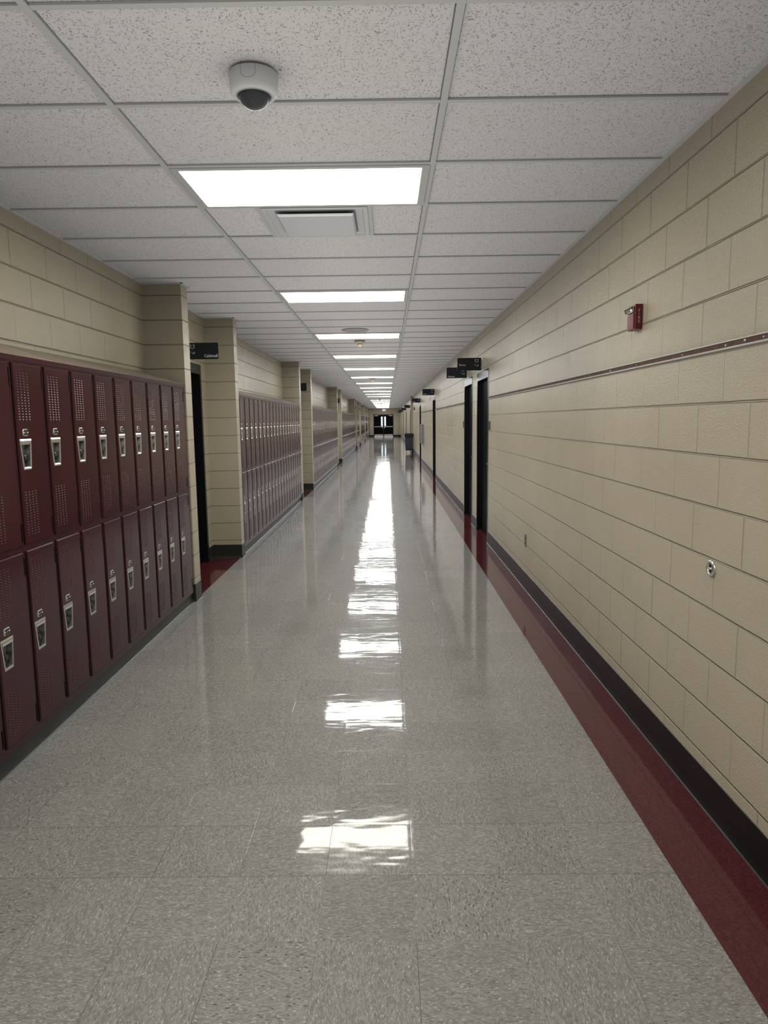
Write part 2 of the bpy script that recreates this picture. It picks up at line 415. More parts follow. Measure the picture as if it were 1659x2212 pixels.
# ------------------------------------------------------------------ floor, ceiling
f = MB(); f.face([(-2.4, YB, 0), (1.6, YB, 0), (1.6, YE+.2, 0), (-2.4, YE+.2, 0)])
tag(f.build('floor', M['floor']), 'grey speckled vinyl tile floor, waxed to a shine, maroon border strips', 'floor', kind='structure')
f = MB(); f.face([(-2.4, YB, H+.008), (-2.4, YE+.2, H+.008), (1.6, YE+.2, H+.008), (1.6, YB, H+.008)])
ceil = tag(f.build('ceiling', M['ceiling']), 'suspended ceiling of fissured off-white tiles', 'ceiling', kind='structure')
g = MB()
for x in (GX, GX+1.2192): g.box(x-.0125, x+.0125, YB, YE, H, H+.0078)
k0 = int((YB-GY)/CP); k1 = int((YE-GY)/CP)
for k in range(k0, k1+1):
    y = GY+CP*k
    for a, b in ((LW, GX-.0125), (GX+.0125, GX+1.2067), (GX+1.2317, RW)):
        g.box(a, b, y-.0118, y+.0118, H+.0012, H+.0078)
for (x0, x1) in ((LW, LW+.021), (RW-.021, RW)): g.box(x0, x1, YB, YE, H+.0005, H+.0075)
for x in (-0.693, -0.083): g.box(x-.0118, x+.0118, GY+3*CP+.012, GY+4*CP-.012, H+.0012, H+.0078)
for a, b in ALC:
    for p in (a, b):
        g.box(PF-.001, PF+.02, p[0]-.02, p[1]+.02, H+.0003, H+.0076)
        g.box(LW+.021, PF+.02, p[0]-.02, p[0]+.001, H+.0004, H+.0074); g.box(LW+.021, PF+.02, p[1]-.001, p[1]+.02, H+.0004, H+.0074)
g.build('ceiling_grid', M['grid'], ceil)

# ------------------------------------------------------------------ walls
def wall_with_doors(name, xf, xb, doors, mat, label):
    m = MB(); lo, hi = min(xf, xb), max(xf, xb); y = YB
    for a, b in doors:
        m.box(lo, hi, y, a, 0, H+.1); m.box(lo, hi, a, b, DH, H+.1, skip='ns'); y = b
    m.box(lo, hi, y, YE+.2, 0, H+.1)
    return m, label
m, lb = wall_with_doors('wall_right', RW, RW+.2, RDOORS, M['wall_r'], '')
m.box(RW-.105, RW, 34.35, 34.65, 0, H+.1, 1)
tag(m.build('wall_right', [M['wall_r'], M['wall_p']]), 'beige painted block wall along the right side', 'wall', kind='structure')
m, lb = wall_with_doors('wall_left', LW, LW-.2, LDOORS, M['wall_l'], '')
for a, b in ALC:
    for p in (a, b): m.box(LW, PF, p[0], p[1], 0, H+.1, 1)
tag(m.build('wall_left', [M['wall_l'], M['wall_p']]), 'beige painted block wall with piers on the left side', 'wall', kind='structure')
m = MB()
m.box(LW-.2, DC[0], YE, YE+.2, 0, H+.1); m.box(DC[1], RW+.2, YE, YE+.2, 0, H+.1); m.box(DC[0], DC[1], YE, YE+.2, DH-.03, H+.1, skip='we')
tag(m.build('wall_end', M['wall_e']), 'beige block wall closing the far end of the corridor', 'wall', kind='structure')
m = MB(); m.box(LW-.2, RW+.2, YB-.2, YB, 0, H+.1)
tag(m.build('wall_back', M['wall_e']), 'beige block wall behind the camera', 'wall', kind='structure')

# cove bases
def cove(m, side, x, y0, y1, h):
    """vinyl cove base on a wall face at x; side=+1 room lies to +x"""
    s = side; pr = [(x, 0), (x+s*.016, 0), (x+s*.011, .004), (x+s*.0055, .014), (x+s*.0035, .03), (x+s*.003, h-.002), (x, h)]
    if s < 0: pr = pr[::-1]
    m.prism(pr, y0, y1, 'y')
def cove_y(m, side, y, x0, x1, h):
    s = side; pr = [(y, 0), (y+s*.016, 0), (y+s*.011, .004), (y+s*.0055, .014), (y+s*.0035, .03), (y+s*.003, h-.002), (y, h)]
    m.prism(pr, x0, x1, 'x')
BH = .155
m = MB(); y = YB
for a, b in RDOORS+[(YE, YE)]:
    if y < 34.35 < a:
        cove(m, -1, RW, y, 34.35, BH); cove(m, -1, RW, 34.65, a, BH)
    else: cove(m, -1, RW, y, a, BH)
    y = b
cove(m, -1, RW-.105, 34.35, 34.65, BH); cove_y(m, -1, 34.35, RW-.105, RW, BH)
tag(m.build('baseboard_right', M['base']), 'black vinyl cove base along the right wall', 'baseboard', kind='structure')
m = MB(); w = MB()
for (a, b), d in zip(ALC, LDOORS):
    for p in (a, b):
        cove(m, 1, PF, p[0]-.003, p[1]+.003, BH)
        cove_y(m, -1, p[0], LW, PF+.003, BH); cove_y(m, 1, p[1], LW, PF+.003, BH)
    cove(m, 1, LW, a[1], d[0], BH); cove(m, 1, LW, d[1], b[0], BH)
tag(m.build('baseboard_left', M['base_l']), 'dark grey vinyl cove base round the left piers and alcoves', 'baseboard', kind='structure')
m = MB(); cove_y(m, -1, YE, LW, DC[0], BH); cove_y(m, -1, YE, DC[1], RW, BH)
tag(m.build('baseboard_end', M['base']), 'black vinyl base on the far end wall', 'baseboard', kind='structure')

# ------------------------------------------------------------------ doors (structure)
def make_door(n, side, xw, y0, y1, label):
    """side=+1: wall on the right (room towards -x); frame 2 in jambs and 4 in head, leaf set back"""
    r = empty('door_%d' % n, (xw, (y0+y1)/2, 0), label, 'door', kind='structure')
    s = side; w = (y1-y0)/2; o = .004
    m = MB()
    def bx(a, b, c, d, e, f_): m.box(min(s*a, s*b), max(s*a, s*b), c, d, e, f_)
    bx(-o, .15, -w, -w+.05, 0, DH); bx(-o, .15, w-.05, w, 0, DH); bx(-o, .15, -w+.05, w-.05, DH-.105, DH)
    bx(.108, .124, -w+.05, -w+.065, 0, DH-.105); bx(.108, .124, w-.065, w-.05, 0, DH-.105)
    m.build('door_frame', M['door'], r, bevel=.002, seg=1)
    m = MB(); bx(.06, .105, -w+.053, w-.053, .008, DH-.108); m.build('door_leaf', M['door_matt'], r, bevel=.002, seg=1)
    m = MB(); hy = -w+.12
    m.lathe([(0, 0), (.027, 0), (.027, .008), (.011, .012), (.011, .045), (0, .045)], (0, 0, 0), 16, axis='x')
    m.box(.036, .05, -.009, .11, -.009, .009)
    h = m.build('door_handle', M['steel'], r, bevel=0); h.location = (s*.06, hy, 1.0)
    if s > 0: h.rotation_euler = (0, math.pi, 0); h.scale = (1, 1, 1)
    else: h.rotation_euler = (math.pi, 0, 0)
    return r
names_r = ['nearest black doorway on the right wall', 'second black doorway on the right wall, close beyond the nearest',
           'third black doorway on the right wall', 'fourth black doorway on the right wall, before the trash can',
           'fifth black doorway on the right, just past the shallow pier', 'sixth black doorway on the right wall',
           'seventh black doorway on the right wall', 'farthest black doorway on the right wall']
n = 1
for (a, b), lb in zip(RDOORS, names_r): make_door(n, 1, RW, a, b, lb); n += 1
for i, (a, b) in enumerate(LDOORS):
    make_door(n, -1, LW, a, b, 'black door in the %s alcove between the left piers' % ORD[i]); n += 1

# end double door
r = empty('door_%d' % n, ((DC[0]+DC[1])/2, YE, 0), 'black double exit doors closing the far end of the corridor', 'double door', kind='structure')
wd = (DC[1]-DC[0])/2; dh = DH-.03
m = MB(); m.box(-wd, -wd+.05, -.004, .15, 0, dh); m.box(wd-.05, wd, -.004, .15, 0, dh); m.box(-wd+.05, wd-.05, -.004, .15, dh-.06, dh)
m.box(-.025, .025, .02, .14, 0, dh-.06); m.build('door_frame', M['door'], r)
for s in (-1, 1):
    a, b = (.0252, wd-.0505)
    wl, wr, wb, wt = .085, .235, 1.03, 1.93
    m = MB()
    def bb(x0, x1, y0, y1, z0, z1, mm=m): mm.box(min(s*x0, s*x1), max(s*x0, s*x1), y0, y1, z0, z1)
    bb(a, wl, .03, .075, .01, dh-.063); bb(wr, b, .03, .075, .01, dh-.063); bb(wl, wr, .03, .075, .01, wb); bb(wl, wr, .03, .075, wt, dh-.063)
    lf = m.build('door_leaf', M['door_matt'], r)
    m = MB(); bb(wl, wr, .05, .056, wb, wt, m); m.build('window_lite', M['lite'], lf)
    m = MB(); bb(.06, b-.05, -.03, .0, .93, .985, m); bb(.06, .16, -.04, .03, .90, 1.01, m); bb(b-.09, b-.04, -.035, .03, .92, .995, m); bb(.085, .13, -.03, .0, .80, .9, m)
    m.build('panic_bar', M['chrome'], lf, bevel=.004)
    m = MB(); bb(a+.03, b-.03, .026, .03, .02, .215, m); m.build('kick_plate', M['kick'], lf)
    m = MB(); bb(b-.34, b-.05, -.03, .03, 1.985, 2.045, m); bb(b-.5, b-.2, -.02, -.01, 2.05, 2.065, m); m.build('door_closer', M['alu'], lf, bevel=.004)

# paved ground outside the end doors, seen only through their glass
m = MB(); m.box(-6, 6, YE+.3, YE+12, -.1, 0)
tag(m.build('floor_outside', M['outside']), 'pale paving outside the far doors', 'ground', kind='structure')

# ------------------------------------------------------------------ ceiling lights
def make_light(k, near):
    r = empty('ceiling_light', (GX+.6096, GY+CP*(k+.5), H))
    a, b = .5975, .2925; li = .036
    m = MB()
    for (x0, x1, y0, y1) in ((-a, a, -b, -b+.028), (-a, a, b-.028, b), (-a, -a+li, -b+.028, b-.028), (a-li, a, -b+.028, b-.028)):
        m.box(x0, x1, y0, y1, -.004, .005)
    m.build('frame', M['fixture_white'], r, bevel=.0015, seg=1)
    m = MB(); m.box(-a+li, a-li, -b+.028, b-.028, .0, .0045)
    m.build('diffuser', M['lens_near'] if near else M['lens_far'], r)
    return r
ks = [-8, -3, 2, 7, 12, 17, 22, 27, 32, 37, 42, 47, 52, 62, 67, 72, 77, 82, 87, 92, 97, 102]
near0 = far0 = None; cnt = 0
for k in ks:
    near = k <= 7
    src = near0 if near else far0
    if src is None:
        o = make_light(k, near)
        if near: near0 = o
        else: far0 = o
    else:
        o = copy_tree(src); o.location = (GX+.6096, GY+CP*(k+.5), H)
    if k < 2: lb = 'warm flush ceiling light behind the camera' if k == -8 else 'warm flush ceiling light just ahead of and above the camera, out of the frame'
    elif k == 2: lb = 'nearest flush ceiling light, large warm white panel touching the air vent'
    elif k == 7: lb = 'second flush ceiling light from the camera, slightly warm'
    else: lb = '%s flush ceiling light from the camera, cool white' % ordn(cnt)
    if k >= 2: cnt += 1
    tag(o, lb, 'ceiling light', 'flush fluorescent lights down the ceiling')

# ------------------------------------------------------------------ air diffuser
r = empty('air_vent', (-.388, GY+CP*3.5, H), 'square grey-white air diffuser beside the nearest ceiling light', 'air vent')
m = MB(); a = .292
def ring(m, a, b, za, zb, mi=0):
    for s in range(4):
        c, sn = [(1, 0), (0, 1), (-1, 0), (0, -1)][s]
        def R(x, y, z): return (x*c-y*sn, x*sn+y*c, z)
        m.face([R(-a, -a, za), R(a, -a, za), R(b, -b, zb), R(-b, -b, zb)], mi)
ring(m, a, a-.022, -.001, -.004); ring(m, a-.022, a-.03, -.004, .003); ring(m, a-.03, .225, .003, .0055)
m.build('outer_frame', M['vent_white'], r)
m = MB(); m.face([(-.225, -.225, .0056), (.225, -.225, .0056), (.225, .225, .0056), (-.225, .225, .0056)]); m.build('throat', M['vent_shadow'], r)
m = MB(); ring(m, .215, .205, -.010, -.022); ring(m, .215, .19, -.010, -.004); m.face([(-.205, -.205, -.022), (.205, -.205, -.022), (.205, .205, -.022), (-.205, .205, -.022)])
for x in (-.15, .15): m.box(x-.01, x+.01, -.01, .01, -.008, .006)
m.build('face_plaque', M['vent_white'], r)

# ------------------------------------------------------------------ security camera, speaker, detectors
r = empty('security_camera', (-.435, 2.475, H), 'white dome security camera on the ceiling', 'security camera')
m = MB(); m.lathe([(0, 0), (.081, 0), (.0825, -.003), (.080, -.05), (.0765, -.062), (.070, -.068), (.057, -.069), (.0565, -.060), (.0, -.060)], n=64)
hs = m.build('housing', M['cam_white'], r)
# U-shaped knock-out outline on the side facing the camera
pts = []
for j in range(25):
    t = j/24
    if t < .3: a_, z_ = -.30, -t/.3*.022-.002
    elif t > .7: a_, z_ = .30, -(1-t)/.3*.022-.002
    else:
        q = (t-.3)/.4*math.pi; a_, z_ = -.30*math.cos(q), -.024-.020*math.sin(q)
    pts.append((a_-.05, z_))
m = MB()
for (a0, z0), (a1, z1) in zip(pts[:-1], pts[1:]):
    dx, dz = a1-a0, (z1-z0)/.08; L = math.hypot(dx, dz) or 1; nx, nz = -dz/L*.008, dx/L*.008*.08
    q = []
    for (aa, zz) in ((a0-nx, z0-nz), (a1-nx, z1-nz), (a1+nx, z1+nz), (a0+nx, z0+nz)):
        R = .0828-.0025*(-zz/.05); q.append((R*math.sin(aa), -R*math.cos(aa), zz))
    m.face(q)
m.build('knockout_outline', M['vent_shadow'], hs)
m = MB(); m.lathe([(.0565, -.0705), (.052, -.069), (.050, -.066), (.0565, -.066), (.0565, -.0705)], n=48); m.build('dome_ring', M['cam_dark'], r)
m = MB(); rr = .0505
m.lathe([(rr, -.064)]+[(rr*math.cos(t), -.068-.8*rr*math.sin(t)) for t in [i*math.pi/2/12 for i in range(13)]], n=48)
m.build('dome', M['dome'], r)
m = MB(); m.lathe([(.040, -.060)]+[(.040*math.cos(t), -.066-.033*math.sin(t)) for t in [i*math.pi/2/10 for i in range(11)]], n=32)
c_ = m.build('lens_turret', M['cam_dark'], r)
m = MB(); m.lathe([(0, 0), (.014, 0), (.014, .012), (.010, .014), (0, .014)], n=20, axis='y'); l_ = m.build('lens', M['plate_dark'], c_); l_.location = (.004, -.042, -.076)

r = empty('ceiling_speaker', (-.40, GY+CP*11.5, H), 'round flush ceiling speaker grille before the third light', 'speaker')
m = MB(); m.lathe([(.172, .002), (.172, -.004), (.165, -.009), (.155, -.007), (.152, -.003)], n=48); m.build('rim', M['fixture_white'], r)
m = MB(); m.lathe([(.153, -.003), (.10, -.006), (0, -.007)], n=48); m.build('grille', simple('speaker_grille_mesh', (0.46, 0.45, 0.44), 0.6, noise=.25, nscale=320), r)

def make_smoke(k):
    r = empty('smoke_detector', (-.39, GY+CP*(k+.5), H))
    m = MB(); m.lathe([(0, 0), (.080, 0), (.081, -.008), (.070, -.022), (.042, -.034), (0, -.034)], n=40); m.build('mounting_base', M['cream'], r)
    m = MB(); m.lathe([(0, -.033), (.030, -.033), (.030, -.046), (.039, -.048), (.039, -.078), (.034, -.086), (0, -.087)], n=32)
    m.build('sensor_head', M['cream'], r); return r
s0 = None
for j, k in enumerate([13, 28, 43, 58, 73, 88]):
    if s0 is None: s0 = o = make_smoke(k)
    else: o = copy_tree(s0); o.location = (-.39, GY+CP*(k+.5), H)
    tag(o, '%s cream smoke detector from the camera, hanging under the ceiling' % ORD[j], 'smoke detector', 'smoke detectors down the ceiling')

# ------------------------------------------------------------------ lockers
PITCH_L = .2985; TH = .885
def door_mesh():
    m = MB(); x0, x1 = .0, .009   # door skin, proud of the frame
    y0, y1, z0, z1 = .018, .2805, .014, .866
    hole = [(.0345, .507), (.1265, .507), (.113, .372), (.052, .372)]   # trapezoid, (y,z) clockwise from top left
    out = [(y0, z1), (y1, z1), (y1, z0), (y0, z0)]
    b = .0055
    inn = [(y0+b, z1-b), (y1-b, z1-b), (y1-b, z0+b), (y0+b, z0+b)]
    for i in range(4):
        j = (i+1) % 4
        m.face([(x1, *inn[i]), (x1, *inn[j]), (x1, *hole[j]), (x1, *hole[i])])
        m.face([(x1-.0055, *out[i]), (x1-.0055, *out[j]), (x1, *inn[j]), (x1, *inn[i])])
        m.face([(-.006, *out[i]), (-.006, *out[j]), (x1-.0055, *out[j]), (x1-.0055, *out[i])], 2)  # door rim coloured near-black for the shade in the gap
    for zz, rows in ((.598, 18), (.050, 17)):
        for rI in range(rows):
            for cI in range(4):
                cy, cz = .0475+cI*.0305, zz+rI*.01275+.005
                wy, hz, d = .0075, .0052, .0022
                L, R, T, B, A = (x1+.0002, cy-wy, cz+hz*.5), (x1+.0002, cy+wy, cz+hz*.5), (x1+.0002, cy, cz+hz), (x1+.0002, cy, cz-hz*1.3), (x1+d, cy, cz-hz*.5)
                m.face([L, A, R], 1); m.face([L, B, A], 2); m.face([B, R, A], 2); m.face([L, R, T], 2)  # lip in painted glint colour, facets around it in near-black shade
    return m.mesh('door', [M['locker'], M['vent_lip'], M['gap_shade']])
def trap(s_, c=(.0815, .44)): return None
def cup_mesh():
    m = MB(); x = .0092
    inn = [(.0365, .497), (.1245, .497), (.1115, .380), (.0545, .380)]
    o2 = [(.029, .512), (.1320, .512), (.1175, .367), (.0475, .367)]
    bk = [(.040, .490), (.118, .490), (.107, .386), (.059, .386)]
    for i in range(4):
        j = (i+1) % 4
        m.face([(x+.001, *o2[i]), (x+.001, *o2[j]), (x+.004, *[(u+v)/2 for u, v in zip(o2[j], inn[j])]), (x+.004, *[(u+v)/2 for u, v in zip(o2[i], inn[i])])], 0)
        m.face([(x-.004, *o2[i]), (x-.004, *o2[j]), (x+.001, *o2[j]), (x+.001, *o2[i])], 0)
        m.face([(x+.004, *[(u+v)/2 for u, v in zip(o2[i], inn[i])]), (x+.004, *[(u+v)/2 for u, v in zip(o2[j], inn[j])]), (x, *inn[j]), (x, *inn[i])], 0)
        m.face([(x, *inn[i]), (x, *inn[j]), (x-.026, *bk[j]), (x-.026, *bk[i])], 1)
    m.face([(x-.026, *p) for p in bk], 1)
    m.box(x-.004, x+.005, .038, .123, .486, .499, 0)     # rolled lip at the top of the cup
    m.box(x-.020, x-.004, .044, .056, .39, .40, 1)
    return m.mesh('handle_cup', [M['chrome'], M['steel']])
def latch_mesh():
    m = MB()
    m.lathe([(0, .012), (.0135, .012), (.015, .009), (.015, -.014), (0, -.014)], (-.001, .064, .425), 20, axis='x')
    m.torus(.009, .0022, (.009, .078, .428), 'x', 14, 6)
    m.box(-.018, -.006, .060, .067, .388, .412)
    return m.mesh('latch', M['latch'])
def plate_mesh():
    m = MB(); x = .009; cy, cz = .088, .543
    o2 = [(cy-.027, cz-.010), (cy-.020, cz-.017), (cy+.020, cz-.017), (cy+.027, cz-.010), (cy+.027, cz+.008), (cy+.018, cz+.017), (cy-.018, cz+.017), (cy-.027, cz+.008)]
    i2 = [(cy+(a-cy)*.80, cz+(b-cz)*.72) for a, b in o2]
    n = len(o2)
    for i in range(n):
        j = (i+1) % n
        m.face([(x, *o2[i]), (x, *o2[j]), (x+.003, *i2[j]), (x+.003, *i2[i])], 0)
    m.face([(x+.0022, *p) for p in i2], 1)
    for dy in (-.018, .018): m.lathe([(0, .0052), (.0042, .004), (.0046, .002)], (x, cy+dy, cz-.002), 10, 0, 'x')
    m.box(x+.002, x+.0032, cy-.008, cy+.008, cz-.004, cz+.003, 2)
    return m.mesh('number_plate', [M['chrome'], M['plate_dark'], M['steel']])
def hinge_mesh():
    m = MB(); m.box(-.001, .0105, .2785, .2935, 0, .086)
    for z in (.02, .043, .066): pass
    return m.mesh('hinge', M['hinge'], bevel=.0022, seg=1)
def body_mesh(lo, hi):
    m = MB(); P = PITCH_L; d = -.318
    m.box(d, -.0005, 0, P, lo, .012); m.box(d, -.0005, 0, P, .868, hi)
    m.box(d, -.0005, 0, .0125, .012, .868); m.box(d, -.0005, .2815, P, .012, .868)
    m.box(d, d+.004, .0125, .2815, .012, .868)
    m.box(-.006, -.003, .0125, .2815, .012, .868, 1)       # near-black sheet paints the shade behind the door edge
    return m.mesh('locker_body', [M['locker'], M['gap_shade']], bevel=0)
def body_gapless(lo, hi):
    m = MB(); P = PITCH_L; d = -.318
    m.box(d, -.0005, .0006, P-.0006, lo, .012); m.box(d, -.0005, .0006, P-.0006, .868, hi)
    m.box(d, -.0005, .0006, .0125, .012, .868); m.box(d, -.0005, .2815, P-.0006, .012, .868)
    m.box(d, d+.004, .0125, .2815, .012, .868)
    for (a, b, c, e) in ((.0125, .0335, .012, .868), (.1330, .2815, .012, .868), (.0335, .1330, .012, .360), (.0335, .1330, .520, .868)):
        m.box(-.009, -.007, a, b, c, e, 1)  # near-black sheets stand in for shade behind the door edge
    return m.mesh('locker_body', [M['locker'], M['gap_shade']])
MESH = dict(door=door_mesh(), cup=cup_mesh(), latch=latch_mesh(), plate=plate_mesh(), hinge=hinge_mesh(), up=body_gapless(0, .875), low=body_gapless(-.025, TH))
def make_locker(upper):
    r = empty('locker', (0, 0, 0))
    def add(name, me, p):
        o = bpy.data.objects.new(name, me); COL.objects.link(o); o.parent = p; return o
    add('locker_body', MESH['up' if upper else 'low'], r)
    d = add('door', MESH['door'], r)
    add('handle_cup', MESH['cup'], d); add('latch', MESH['latch'], d); add('number_plate', MESH['plate'], d)
    for z in (.032, .755):
        h = add('hinge', MESH['hinge'], d); h.location = (0, 0, z)
    return r
protos = {True: make_locker(True), False: make_locker(False)}
ZT = {True: .998, False: .115}
BANKS = [(3.19-4*PITCH_L, 13, PITCH_L, 5.945), (8.085, 19, .2952, 13.695), (15.965, 27, .2972, 23.99), (26.31, 37, .2993, 37.39),
         (39.61, 11, .2985, 42.89), (45.21, 24, .3075, 52.59), (54.91, 17, .311, 60.19), (62.51, 17, .2985, YE)]
bank_names = ['the bank before the first alcove', 'the bank after the first alcove', 'the bank after the second alcove', 'the bank after the third alcove',
              'the bank after the fourth alcove', 'the bank after the fifth alcove', 'the bank after the sixth alcove', 'the last bank by the end wall']
total = 0; first = {True: True, False: True}; rest = []
for bi, (y0, ncol, pitch, yend) in enumerate(BANKS):
    for c in range(ncol):
        for up in (True, False):
            loc = (LF, y0+c*pitch, ZT[up])
            if total >= 300: rest.append((loc, pitch, up)); continue
            if first[up]: o = protos[up]; first[up] = False
            else: o = copy_tree(protos[up])
            o.location = loc; o.scale = (1, pitch/PITCH_L, 1)
            tier = 'upper' if up else 'lower'
            tag(o, 'maroon %s-row locker, %s from the near end of %s' % (tier, ordn(c), bank_names[bi]), 'locker', '%s lockers of %s' % (tier, bank_names[bi]))
            total += 1
if rest:
    verts, faces, mi = [], [], []
    base = [MESH['door'], MESH['cup']]
    m = MB()
    for (x, y, z), pitch, up in rest:
        m.box(x-.318, x-.0005, y+.0006, y+pitch-.0006, z-(0 if up else .025), z+(.875 if up else TH))
        m.box(x-.0005, x+.006, y+.018, y+pitch-.018, z+.014, z+.866)
        m.box(x+.004, x+.0095, y+.035, y+.125, z+.372, z+.507, 1)
        for zz in (.032, .755): m.box(x, x+.0085, y+pitch-.0175, y+pitch-.008, z+zz, z+zz+.086, 2)
    tag(m.build('distant_lockers', [M['locker'], M['steel'], M['hinge']]), 'maroon lockers farthest away, beside the end wall', 'lockers', kind='stuff')

for bi, (y0, ncol, pitch, yend) in enumerate(BANKS):
    bn = bank_names[bi]
    ys = y0 if bi else y0
    ye = y0+ncol*pitch
    # plinth
    m = MB(); m.box(LW+.001, LF-.022, ys, yend, 0, .0895)
    pr = [(LF-.022, 0), (LF-.006, 0), (LF-.012, .005), (LF-.018, .016), (LF-.0195, .03), (LF-.0195, .0885), (LF-.022, .0885)]
    m.prism(pr, ys, yend, 'y')
    tag(m.build('locker_plinth', M['base_l']), 'dark grey base strip under %s' % bn, 'base strip', 'base strips under the lockers')
    # filler strip between last locker and the pier
    if yend-ye > .004:
        m = MB(); m.box(LF-.3, LF-.001, ye+.0008, yend-.001, .09, 1.873)
        tag(m.build('locker_filler', M['locker']), 'narrow maroon filler strip closing the far end of %s' % bn, 'filler panel', 'filler strips at the ends of the banks')
    # sloping top
    r = empty('locker_hood', (LF, ys, 1.8955), 'tan sloping metal top over %s' % bn, 'locker top', 'sloping tops over the lockers')
    y = ys; n_ = 0
    seams = [3.75-1.865, 3.75, 5.6] if bi == 0 else [ys+1.83*i for i in range(1, 40)]
    cuts = [ys]+[s for s in seams if ys < s < yend-.1]+[yend]
    for a, b in zip(cuts[:-1], cuts[1:]):
        m = MB(); e = .009
        pr = [(0, .0), (0, .004), (LW-LF+.012, .108), (LW-LF+.001, .112), (LW-LF+.001, 0)]
        m.prism(pr, a-ys+e, b-ys-e, 'y')
        p = m.build('hood_panel', M['hood'], r)
        if b < yend-.01:
            m = MB(); pr = [(0, .0), (0, .003), (LW-LF+.012, .107), (LW-LF+.001, .111), (LW-LF+.001, 0)]
            m.prism(pr, b-ys-e, b-ys+e, 'y'); m.build('seam_shade', M['gap_shade'], p)  # dark prism fills the seam in place of its shade
    m = MB(); m.box(-.012, .003, .001, yend-ys-.001, -.022, .0035)
    p = m.build('front_flange', M['locker'], r); p['label'] = 'maroon flange'

# ------------------------------------------------------------------ signs
def fox(parent, x, z, s, fy):
    """line emblem: animal head above a swoosh, drawn facing the camera"""
    m = MB()
    def poly(pts, mi=0): m.face([(x+a*s, fy, z+b*s) for a, b in pts], mi)
    def line(a, b, w=.05, mi=0):
        dx, dz = b[0]-a[0], b[1]-a[1]; L = math.hypot(dx, dz); nx, nz = -dz/L*w/2, dx/L*w/2
        poly([(a[0]-nx, a[1]-nz), (b[0]-nx, b[1]-nz), (b[0]+nx, b[1]+nz), (a[0]+nx, a[1]+nz)], mi)
    for q in (-1, 1):
        poly([(q*.42, .98), (q*.22, .80), (q*.36, .62)]); line((q*.40, .70), (q*.20, .66), .09)
        line((q*.30, .64), (q*.06, .22), .06); line((q*.38, .5), (q*.40, .36), .07); line((q*.40, .36), (q*.26, .26), .06)
        line((q*.26, .42), (q*.30, .30), .05)
    line((-.22, .80), (.22, .80), .06); poly([(-.09, .22), (.09, .22), (0, .08)])
    poly([(-.45, .10), (-.2, -.05), (.1, -.30), (.0, -.42), (-.35, -.15)], 1); poly([(.05, -.32), (.45, .08), (.42, -.22), (.12, -.42)], 1)
    line((-.62, -.25), (-.25, -.36), .05); line((-.25, -.36), (.02, -.55), .06); line((.0, -.55), (.2, -.60), .07)
    poly([(.12, -.60), (.14, -.44), (.36, -.36), (.46, -.24), (.40, -.50), (.24, -.66)])
    return m.build('emblem', [M['white'], M['grey_ink']], parent)
def make_sign(side, y, label, body=None, tz=.055, small=False):
    """plate projecting from the wall; side=+1 right wall, -1 left wall"""
    W, Hh, z0 = .322, .165, 2.222
    xw = RW if side > 0 else LW
    r = empty('door_sign', (xw, y, z0), label, 'sign', 'charcoal projecting signs by the doors')
    x0, x1 = (-.009-W, -.009) if side > 0 else (.009, .009+W)
    rr = .012; pl = []
    for cx, cz, a0 in ((x1-rr, Hh-rr, 0), (x0+rr, Hh-rr, 90), (x0+rr, rr, 180), (x1-rr, rr, 270)):
        for j in range(4): t = math.radians(a0+j*30); pl.append((cx+rr*math.cos(t), cz+rr*math.sin(t)))
    m = MB(); m.prism(pl, -.003, .003, 'y'); p = m.build('sign_plate', M['sign'], r)
    m = MB(); q = -1 if side > 0 else 1
    m.box(min(0, q*.012), max(0, q*.012), -.008, .008, .03, .135); m.box(min(q*.008, q*.016), max(q*.008, q*.016), -.009, .009, .03, .045); m.box(min(q*.008, q*.016), max(q*.008, q*.016), -.009, .009, .12, .135)
    b = m.build('bracket', M['alu'], r); b['label'] = 'silver bracket'
    ex = x1-.065 if side > 0 else x0+.055
    if not small: fox(r, ex, .093, .062, -.0036)
    if body:
        if side > 0: text_mesh('lettering', body, .034, .0004, M['white'], r, (x0+.022, -.0036, tz), 'LEFT', .0006)
        else: text_mesh('lettering', body, .040, .0004, M['white'], r, (x1-.008, -.0036, tz), 'RIGHT', .0009)
    else:
        # a short word too small to read
        m = MB(); xx = x0+.02 if side > 0 else x0+.10
        for j in range(8):
            hh = .014 if j % 3 else .019
            m.box(xx+j*.012, xx+j*.012+.008, -.0040, -.0034, .022 if side > 0 else .075, (.022 if side > 0 else .075)+hh)
        m.build('lettering', M['white'], r)
    return r
make_sign(1, 9.35, 'charcoal projecting sign reading Sherry with animal emblem', 'Sherry', .062)
make_sign(1, 11.02, 'charcoal projecting sign reading Stevens, partly behind the Sherry sign', 'Stevens', .014)
for y, lb in ((18.5, 'small charcoal sign at the third right doorway'), (26.3, 'small charcoal sign at the fourth right doorway, above the trash can'),
              (37.8, 'small charcoal sign at the fifth right doorway'), (46.3, 'small charcoal sign at the sixth right doorway'),
              (54.8, 'small charcoal sign at the seventh right doorway'), (61.9, 'small charcoal sign at the farthest right doorway')):
    make_sign(1, y, lb)
make_sign(-1, 7.19, 'charcoal projecting sign reading Caldwell with animal emblem', 'Caldwell', .020)
for i in range(1, 7):
    a, b = ALC[i]
    make_sign(-1, b[0]-.82, 'small charcoal sign projecting into the %s left alcove' % ORD[i], None, small=True)

